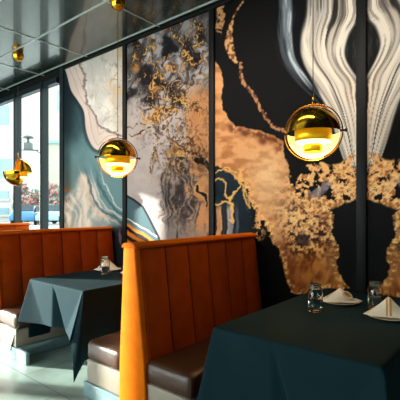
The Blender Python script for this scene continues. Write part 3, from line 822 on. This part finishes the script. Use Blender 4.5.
def make_napkin(stripes, opening, H=.1):
    """tent folded napkin: a front sail, a back sail, both meeting along a peak, plus flat wings"""
    mb = MB()
    N = 18; W_ = .135
    def front(s, t):   # s -1..1 along the base, t 0..1 up
        x = s * W_ * (1 - t); bulge = .018 * math.sin(PI * t) * (1 - s*s)
        return (x, -.062 * (1 - t) ** 1.0 - bulge, .010 + H * t + .004 * math.sin(s * 5) * (1 - t))
    def back(s, t):
        x = s * W_ * .9 * (1 - t); bulge = .016 * math.sin(PI * t) * (1 - s*s)
        return (x + .008 * t, .060 * (1 - t) + bulge, .010 + (H - .003) * t)
    S = np.linspace(-1, 1, 2 * N + 1); T = [k / N * .995 for k in range(N + 1)]
    def mf(i, j):
        if not stripes: return 0
        s = (S[i] + S[i+1]) / 2; t = (j + .5) / N
        x = s * W_ * (1 - t)
        return 1 if (-.012 < x < -.004 or .006 < x < .018) else 0
    mb.grid([[front(s, t) for t in T] for s in S], mfun=mf if stripes else None)
    if stripes:
        # finer stripe bands lying on the front sail
        for xa, xb in ((-.016, -.006), (.004, .018)):
            Pq = []
            for k in range(13):
                t = k / 12 * .86
                row = []
                for x in (xa, (xa + xb) / 2, xb):
                    s = max(-1, min(1, x / (W_ * (1 - t))))
                    f = front(s, t); row.append((f[0], f[1] - .0012, f[2] + .0006))
                Pq.append(row)
            mb.grid(Pq, 1)
        mb.mi = [m for m in mb.mi]
    mb.grid([[back(s, t) for t in T] for s in S])
    # flat tail under the tent spreading over the plate
    tail = [(-.155, -.045), (-.10, -.085), (.10, -.080), (.165, -.02), (.14, .05), (0, .10), (-.12, .06)]
    k = len(tail)
    vs = [(x, y, .012) for x, y in tail] + [(x * .96, y * .96, .018) for x, y in tail]
    mb.add(vs, [list(range(k)), list(range(k, 2*k))] + [[i, (i+1) % k, k + (i+1) % k, k + i] for i in range(k)])
    t = None
    o = mb.build('napkin', [M['linen'], M['stripe']], None, solid=.0)
    if opening:
        # rolled cuff with a golden inside, on the right shoulder of the tent
        # curled opening on the right shoulder, golden inside
        def el(a, k=1.0, dy=0.0):
            p, q = .036 * k * math.cos(a), .019 * k * math.sin(a)
            return (.046 + .8 * p + .6 * q, -.060 + dy - .10 * p, .066 - .6 * p + .8 * q)
        A = np.linspace(0, 2*PI, 28, endpoint=False)
        m2 = MB(); m2.tube([el(a) for a in A], [.0035 + .0035 * (math.sin(a) < 0) for a in A], 8, closed=True); m2.build('folded_cuff', M['linen'], o)
        m3 = MB(); m3.add([el(a, 1.0, .002) for a in A], [list(range(28))]); m3.build('lining', M['stripe'], o, label='golden inside of the curled fold')
    return o
n1 = make_napkin(False, True); n2 = make_napkin(True, False, .122)
NL = [(n1, (-1.15, 3.07), .55, 'white linen napkin folded into an open tent with golden inside, near table'), (n2, (-.745, 2.86), .30, 'white tent folded napkin with golden stripes, right edge of the near table'),
      (None, (-3.85, 2.92), .8, 'pale folded napkin behind the jar on the farther table'), (None, (-3.39, 2.93), .3, 'folded napkin mostly hidden behind the near booth end panel')]
for o, (x, y), rz, lab in NL:
    if o is None:
        o = n2.copy(); COL.objects.link(o)
    o.location = (x, y, TT + .0085); o.rotation_euler = (0, 0, rz); tag(o, lab, 'napkin', 'folded napkins on plates')

# ================================================================== pendant lamps
def make_pendant(zc):
    """origin at the globe centre; front of the globe is -y"""
    t = empty('pendant_lamp', (0, 0, zc)); R = .2
    mb = MB()
    for rr, yy in ((.214, -.008), (.214, .008)):
        mb.tube([(rr * math.cos(a), yy, rr * math.sin(a)) for a in np.linspace(0, 2*PI, 72, endpoint=False)], .0042, 8, closed=True)
    mb.build('ring', M['gold'], t)
    # two quarter globes: one over the front top, one under the back
    def quarter(front, top, rad):
        P = []
        for i in range(25):
            a = PI * i / 24                       # across, in the ring plane, from +x to -x
            row = []
            for k in range(17):
                b_ = (PI / 2) * k / 16            # from ring plane to the pole facing front or back
                y = (-1 if front else 1) * math.sin(b_) * math.sin(a)
                x = math.cos(a); z = math.sin(a) * math.cos(b_) * (1 if top else -1)
                row.append((rad * x, rad * y, rad * z))
            P.append(row)
        return P
    for nm, fr, tp in (('upper_shell', 1, 1), ('lower_shell', 0, 0)):
        mb = MB(); mb.grid(quarter(fr, tp, R)); mb.build(nm, M['gold'], t)
        sh = kids(t)[-1]
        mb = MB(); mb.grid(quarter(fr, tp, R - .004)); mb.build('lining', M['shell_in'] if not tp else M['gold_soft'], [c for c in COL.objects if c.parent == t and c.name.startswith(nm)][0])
    mb = MB(); mb.lathe([(.133, .016), (.137, .016), (.137, -.070), (.133, -.070), (.133, .016)], n=48); mb.lathe([(0, .018), (.135, .018), (.135, .014)], n=48)
    mb.build('shade', M['shade'], t)
    mb = MB(); mb.lathe([(.0, -.090), (.067, -.090), (.069, -.094), (.069, -.148), (.065, -.148), (.065, -.094)], n=40); mb.build('reflector', M['shade'], t)
    mb = MB(); mb.lathe([(0.001, -.08), (.03, -.075), (.131, -.068), (.131, -.076), (.03, -.086), (0.001, -.086)], n=32); mb.build('diffuser', M['bulb'], t, label='glowing warm diffuser')
    for sx in (-1, 1):
        mb = MB()
        mb.tube([(sx * .195, 0, 0), (sx * .236, 0, 0)], .009); mb.tube([(sx * .232, 0, 0), (sx * .244, 0, 0)], .014)
        mb.build('pivot', M['cord'], t, label='small black pivot knob')
    mb = MB(); mb.tube([(0, 0, .212), (0, 0, .235), (0, 0, .30)], [.010, .006, .005]); mb.build('stem', M['gold'], t)
    mb = MB(); mb.tube([(0, 0, .29), (0, 0, CEIL - zc - .08)], .0035, 6); mb.build('cord', M['cord'], t)
    # fluted tulip canopy on the ceiling
    zt = CEIL + .025 - zc
    mb = MB(); mb.lathe([(0.001, -.135), (.02, -.132), (.045, -.118), (.066, -.09), (.075, -.055), (.073, -.02), (.062, 0)], (0, 0, zt), 64, mod=lambda a, z: 1 + .05 * abs(math.sin(4 * a)) * (1 if z < -.01 else 0))
    mb.build('canopy', M['gold'], t)
    return t
PX = [(-1.286, 2.885, 2.11), (-3.485, 2.78, 2.09), (-5.81, 2.80, 2.07)]
lamp0 = make_pendant(0.0)
# built with its centre at z = 0; every lamp hangs at almost the same height, so the cord length is made once for 2.09
for c in list(kids(lamp0)):
    if c.name.startswith(('cord', 'canopy')): bpy.data.objects.remove(c)
def cord_and_canopy(t, zc):
    mb = MB(); mb.tube([(0, 0, .29), (0, 0, CEIL - zc - .08)], .0035, 6); mb.build('cord', M['cord'], t)
    zt = CEIL + .028 - zc
    mb = MB(); mb.lathe([(0.001, -.135), (.02, -.132), (.045, -.118), (.066, -.09), (.075, -.055), (.073, -.02), (.062, 0)], (0, 0, zt), 64, mod=lambda a, z: 1 + .07 * abs(math.sin(4 * a)) * (1 if z < -.01 else 0))
    mb.build('canopy', M['gold'], t)
LL = ['brass globe pendant lamp over the near table, largest and rightmost of three', 'brass globe pendant lamp over the farther table, in front of the teal mural panel', 'brass globe pendant lamp in front of the windows, its quarter shells seen edge on']
RZ = []
lamps = [lamp0, copy_tree(lamp0), copy_tree(lamp0)]
for i, (o, (x, y, z)) in enumerate(zip(lamps, PX)):
    a = math.atan2(x, y)      # heading from the eye to the lamp
    o.location = (x, y, z)
    o.rotation_euler = (0, 0, -a + [math.radians(-10), math.radians(6), math.radians(100)][i])
    tag(o, LL[i], 'pendant lamp', 'brass globe pendant lamps hanging in a row')
    cord_and_canopy(o, z)

# ================================================================== outside the windows
GZ = .35
def at(u, d, z):
    t = (u - 200.0) / FOC
    return (d * (-CA + t * SA), d * (SA + t * CA), z)
mb = MB(); mb.box(-90, -5, WY + .6, 80, GZ - .2, GZ); mb.box(-30, 12, -40, Y0 - .4, -.3, -.02)
struct(mb, 'ground', M['ground'])
def building(u0, u1, d, h, m, label, bands, cornice):
    p0 = Vector(at(u0, d, GZ)); p1 = Vector(at(u1, d, GZ)); c = (p0 + p1) / 2; w = (p1 - p0).length
    rz = math.atan2(p1.y - p0.y, p1.x - p0.x)
    t = empty('building', c, rz); tag(t, label, 'building', None)
    mb = MB(); mb.box(-w/2, w/2, 0, 8, 0, h); mb.build('wall', m, t)
    if cornice:
        for z in cornice:
            mb = MB(); mb.box(-w/2 - .1, w/2 + .1, -.35, .0, z, z + .35); mb.build('ledge', M['bld_win'] if z > 5 else m, t)
    for (x0, x1, z0, z1) in bands:
        mb = MB(); mb.box(x0 * w - w/2, x1 * w - w/2, -.08, .0, z0, z1); mb.build('window', M['bld_win'], t)
        mb = MB(); mb.box(x0 * w - w/2 - .1, x1 * w - w/2 + .1, -.14, .0, z0 - .2, z0); mb.build('sill', m, t)
    return t
building(17, 90, 60, 34, M['bld_grey'], 'pale building across the street, filling the right hand panes', [(.55, .75, 16, 19)], [11.0])
building(-190, 15, 40, 24, M['bld_white'], 'white building with blue window bands seen through the leftmost pane', [(.3, .985, 4.2, 6.2), (.3, .97, 2.2, 3.0), (.3, .97, .6, 1.3), (.3, .97, 9.5, 11.5)], [12.5])

# lantern on a bracket in front of the pale building
lp = at(28, 20, 0)
t = empty('wall_lantern', (lp[0], lp[1], 0), math.radians(50)); t.location.z = GZ
tag(t, 'grey street lantern with flat cap seen above the far pendant lamp', 'street lamp')
z0 = 1.53 + (209 - 150) / FOC * 20 - GZ
mb = MB(); mb.tube([(.35, 1.2, 0), (.35, 1.2, z0)], .045, 8); mb.build('pole', M['bld_grey'], t)
mb = MB(); mb.tube([(-.42, 0, z0), (.5, 0, z0)], .035, 8); mb.tube([(.35, 1.2, z0), (.35, 0, z0)], .03, 8); mb.build('bracket', M['lamp_metal'], t)
mb = MB(); mb.box(-.2, .22, -.18, .18, z0, z0 + .36); mb.build('lamp_box', M['lamp_metal'], t, bevel=.05)
mb = MB(); mb.tube([(0, 0, z0 + .34), (0, 0, z0 + .6)], .07, 10); mb.lathe([(0, .60), (.26, .60), (.28, .64), (.2, .70), (0, .72)], (0, 0, z0), 20); mb.build('cap', M['lamp_metal'], t)

def bush(u, d, w, z0, z1, seed, label):
    r = random.Random(seed); c = at(u, d, GZ)
    t = empty('flowering_bush', c); tag(t, label, 'bush', 'flowering bushes across the street')
    lf = MB(); fl = MB()
    H = z1 - z0
    for k in range(900):
        a = r.random() * 2 * PI; q = math.sqrt(r.random()); zz = r.random()
        rr = w * q * math.sqrt(max(.05, 1 - (2 * zz - .9) ** 2 * .6))
        p = Vector((rr * math.cos(a), rr * math.sin(a), zz * H * (.8 + .3 * r.random())))
        n = Vector((r.uniform(-1, 1), r.uniform(-1, 1), r.uniform(-.4, 1))).normalized(); a1 = n.orthogonal().normalized(); b1 = n.cross(a1); s_ = r.uniform(.12, .26)
        tgt = fl if (r.random() < .42 and zz > .3) else lf
        tgt.add([p + a1 * s_, p + b1 * s_ * .6, p - a1 * s_, p - b1 * s_ * .6], [(0, 1, 2, 3)])
    st = MB()
    for k in range(4): st.tube([(0, 0, 0), (r.uniform(-.3, .3), r.uniform(-.3, .3), H * .4), (r.uniform(-.8, .8), r.uniform(-.8, .8), H * .8)], [.08, .05, .02], 6)
    lf.build('foliage', M['leaf'], t); fl.build('blossom', M['bloom'], t); st.build('stem', M['lamp_metal'], t)
bush(22, 36, .75, 0, 3.3, 1, 'pink flowering bush behind the first blue car, left of the middle mullion')
bush(36, 39.5, .85, 0, 2.9, 2, 'coral flowering bush just left of the middle mullion')
bush(51, 36.5, .8, 0, 3.3, 3, 'pink flowering bush in the pane nearest the mural')
bush(63, 40, .85, 0, 3.6, 4, 'coral and green bush at the corner beside the mural')

def car(u, d, rz, paint, label):
    c = at(u, d, GZ); t = empty('car', c, rz); tag(t, label, 'car', 'blue cars parked across the street')
    # side profile x along the car, lofted over the width with tumblehome
    prof = [(-2.1, .35), (-2.15, .62), (-2.0, .82), (-1.2, .95), (-.55, 1.40), (.65, 1.45), (1.45, 1.02), (2.0, .95), (2.15, .7), (2.1, .35)]
    mb = MB(); P = []
    for y, sc in ((-.86, .0), (-.84, .6), (-.70, 1), (0, 1.02), (.70, 1), (.84, .6), (.86, 0)):
        P.append([(x * (1 - .02 * abs(y)), y * (1 if z < 1 else .86), .35 + (z - .35) * (.0 + 1.0 * (1 if sc >= 1 else (.72 if sc > 0 else .5)) if z > .9 else (z - .35) / max(z - .35, 1e-6))) for x, z in prof])
    mb.grid(P, smooth=True); mb.build('body', paint, t)
    mb = MB()
    mb.add([(-1.16, -.66, .99), (-1.16, .66, .99), (-.56, .56, 1.41), (-.56, -.56, 1.41)], [(0, 1, 2, 3)]); mb.add([(1.42, -.66, 1.05), (1.42, .66, 1.05), (.68, .56, 1.46), (.68, -.56, 1.46)], [(0, 1, 2, 3)])
    for sy in (-1, 1): mb.add([(-1.0, sy * .80, .96), (1.2, sy * .80, 1.0), (.6, sy * .70, 1.36), (-.5, sy * .70, 1.34)], [(0, 1, 2, 3)])
    mb.build('windows', M['car_glass'], t, solid=.03)
    for x in (-1.3, 1.3):
        for y in (-.8, .8):
            mb = MB(); mb.tube([(x, y - .1, .32), (x, y + .1, .32)], .32, 20); mb.build('wheel', M['rubber'], t)
    for y in (-.6, .6):
        mb = MB(); mb.box(-2.17, -2.08, y - .14, y + .14, .62, .76); mb.build('headlight', M['headlight'], t, bevel=.02)
car(28, 31, math.radians(-38), M['car_blue'], 'bright blue car parked outside, in the wider pane')
car(58, 31, math.radians(-52), M['car_pale'], 'pale blue car parked outside, in the pane nearest the mural')

# ================================================================== light
sc = bpy.context.scene
w = bpy.data.worlds.new('sky'); sc.world = w; w.use_nodes = True; nt = w.node_tree
bg = nt.nodes['Background']
sky = nt.nodes.new('ShaderNodeTexSky'); sky.sky_type = 'HOSEK_WILKIE'; sky.sun_direction = (-.2, -.8, .45); sky.turbidity = 4
hs = nt.nodes.new('ShaderNodeMix'); hs.data_type = 'RGBA'; hs.inputs[0].default_value = .88
nt.links.new(sky.outputs[0], hs.inputs[6]); hs.inputs[7].default_value = (.90, .95, .92, 1)
nt.links.new(hs.outputs[2], bg.inputs['Color']); bg.inputs['Strength'].default_value = 4.6

def sun(d, e, col, ang):
    l = bpy.data.lights.new('sun', 'SUN'); l.energy = e; l.color = col; l.angle = ang
    o = bpy.data.objects.new('sun', l); COL.objects.link(o)
    o.rotation_euler = Vector(d).to_track_quat('-Z', 'Y').to_euler(); return o
sun((.88, .47, -.21), 26, (1.0, .96, .88), .01)
def area(name, loc, d, sx, sy, e, col, spread=PI):
    l = bpy.data.lights.new(name, 'AREA'); l.shape = 'RECTANGLE'; l.size = sx; l.size_y = sy; l.energy = e; l.color = col; l.spread = spread
    o = bpy.data.objects.new(name, l); COL.objects.link(o); o.location = loc
    o.rotation_euler = Vector(d).to_track_quat('-Z', 'Y').to_euler(); return o
# fill lamp added inside the shop windows, standing in for their daylight
area('daylight_fill', ((FW0 + FW1) / 2 + .4, Y0 + .12, 1.35), (.0, 1, .0), 7.6, 1.9, 185, (.80, .95, 1.0))
# warm fill added to brighten the mural, no fixture there, and lit pendants
area('mural_fill', (-3.4, 1.9, 3.76), (0, 1, -.75), 5.4, .3, 44, (1.0, .88, .76), math.radians(95))
for x, y, z in PX:
    l = bpy.data.lights.new('pendant_bulb', 'POINT'); l.energy = 20; l.color = (1, .75, .4); l.shadow_soft_size = .04
    o = bpy.data.objects.new('pendant_bulb', l); COL.objects.link(o); o.location = (x, y, z - .11)

# ================================================================== camera
cam = bpy.data.cameras.new('camera'); co = bpy.data.objects.new('camera', cam); COL.objects.link(co)
co.location = (0, 0, CAM_H)
fwd = Vector((-CA, SA, 0)); co.rotation_euler = fwd.to_track_quat('-Z', 'Y').to_euler()
cam.sensor_width = 36; cam.lens = 36 * FOC / 400.0; cam.shift_y = 9.0 / 400.0; cam.clip_start = .05
sc.camera = co
sc.view_settings.view_transform = 'Standard'; sc.view_settings.look = 'None'; sc.view_settings.exposure = 0; sc.view_settings.gamma = 1
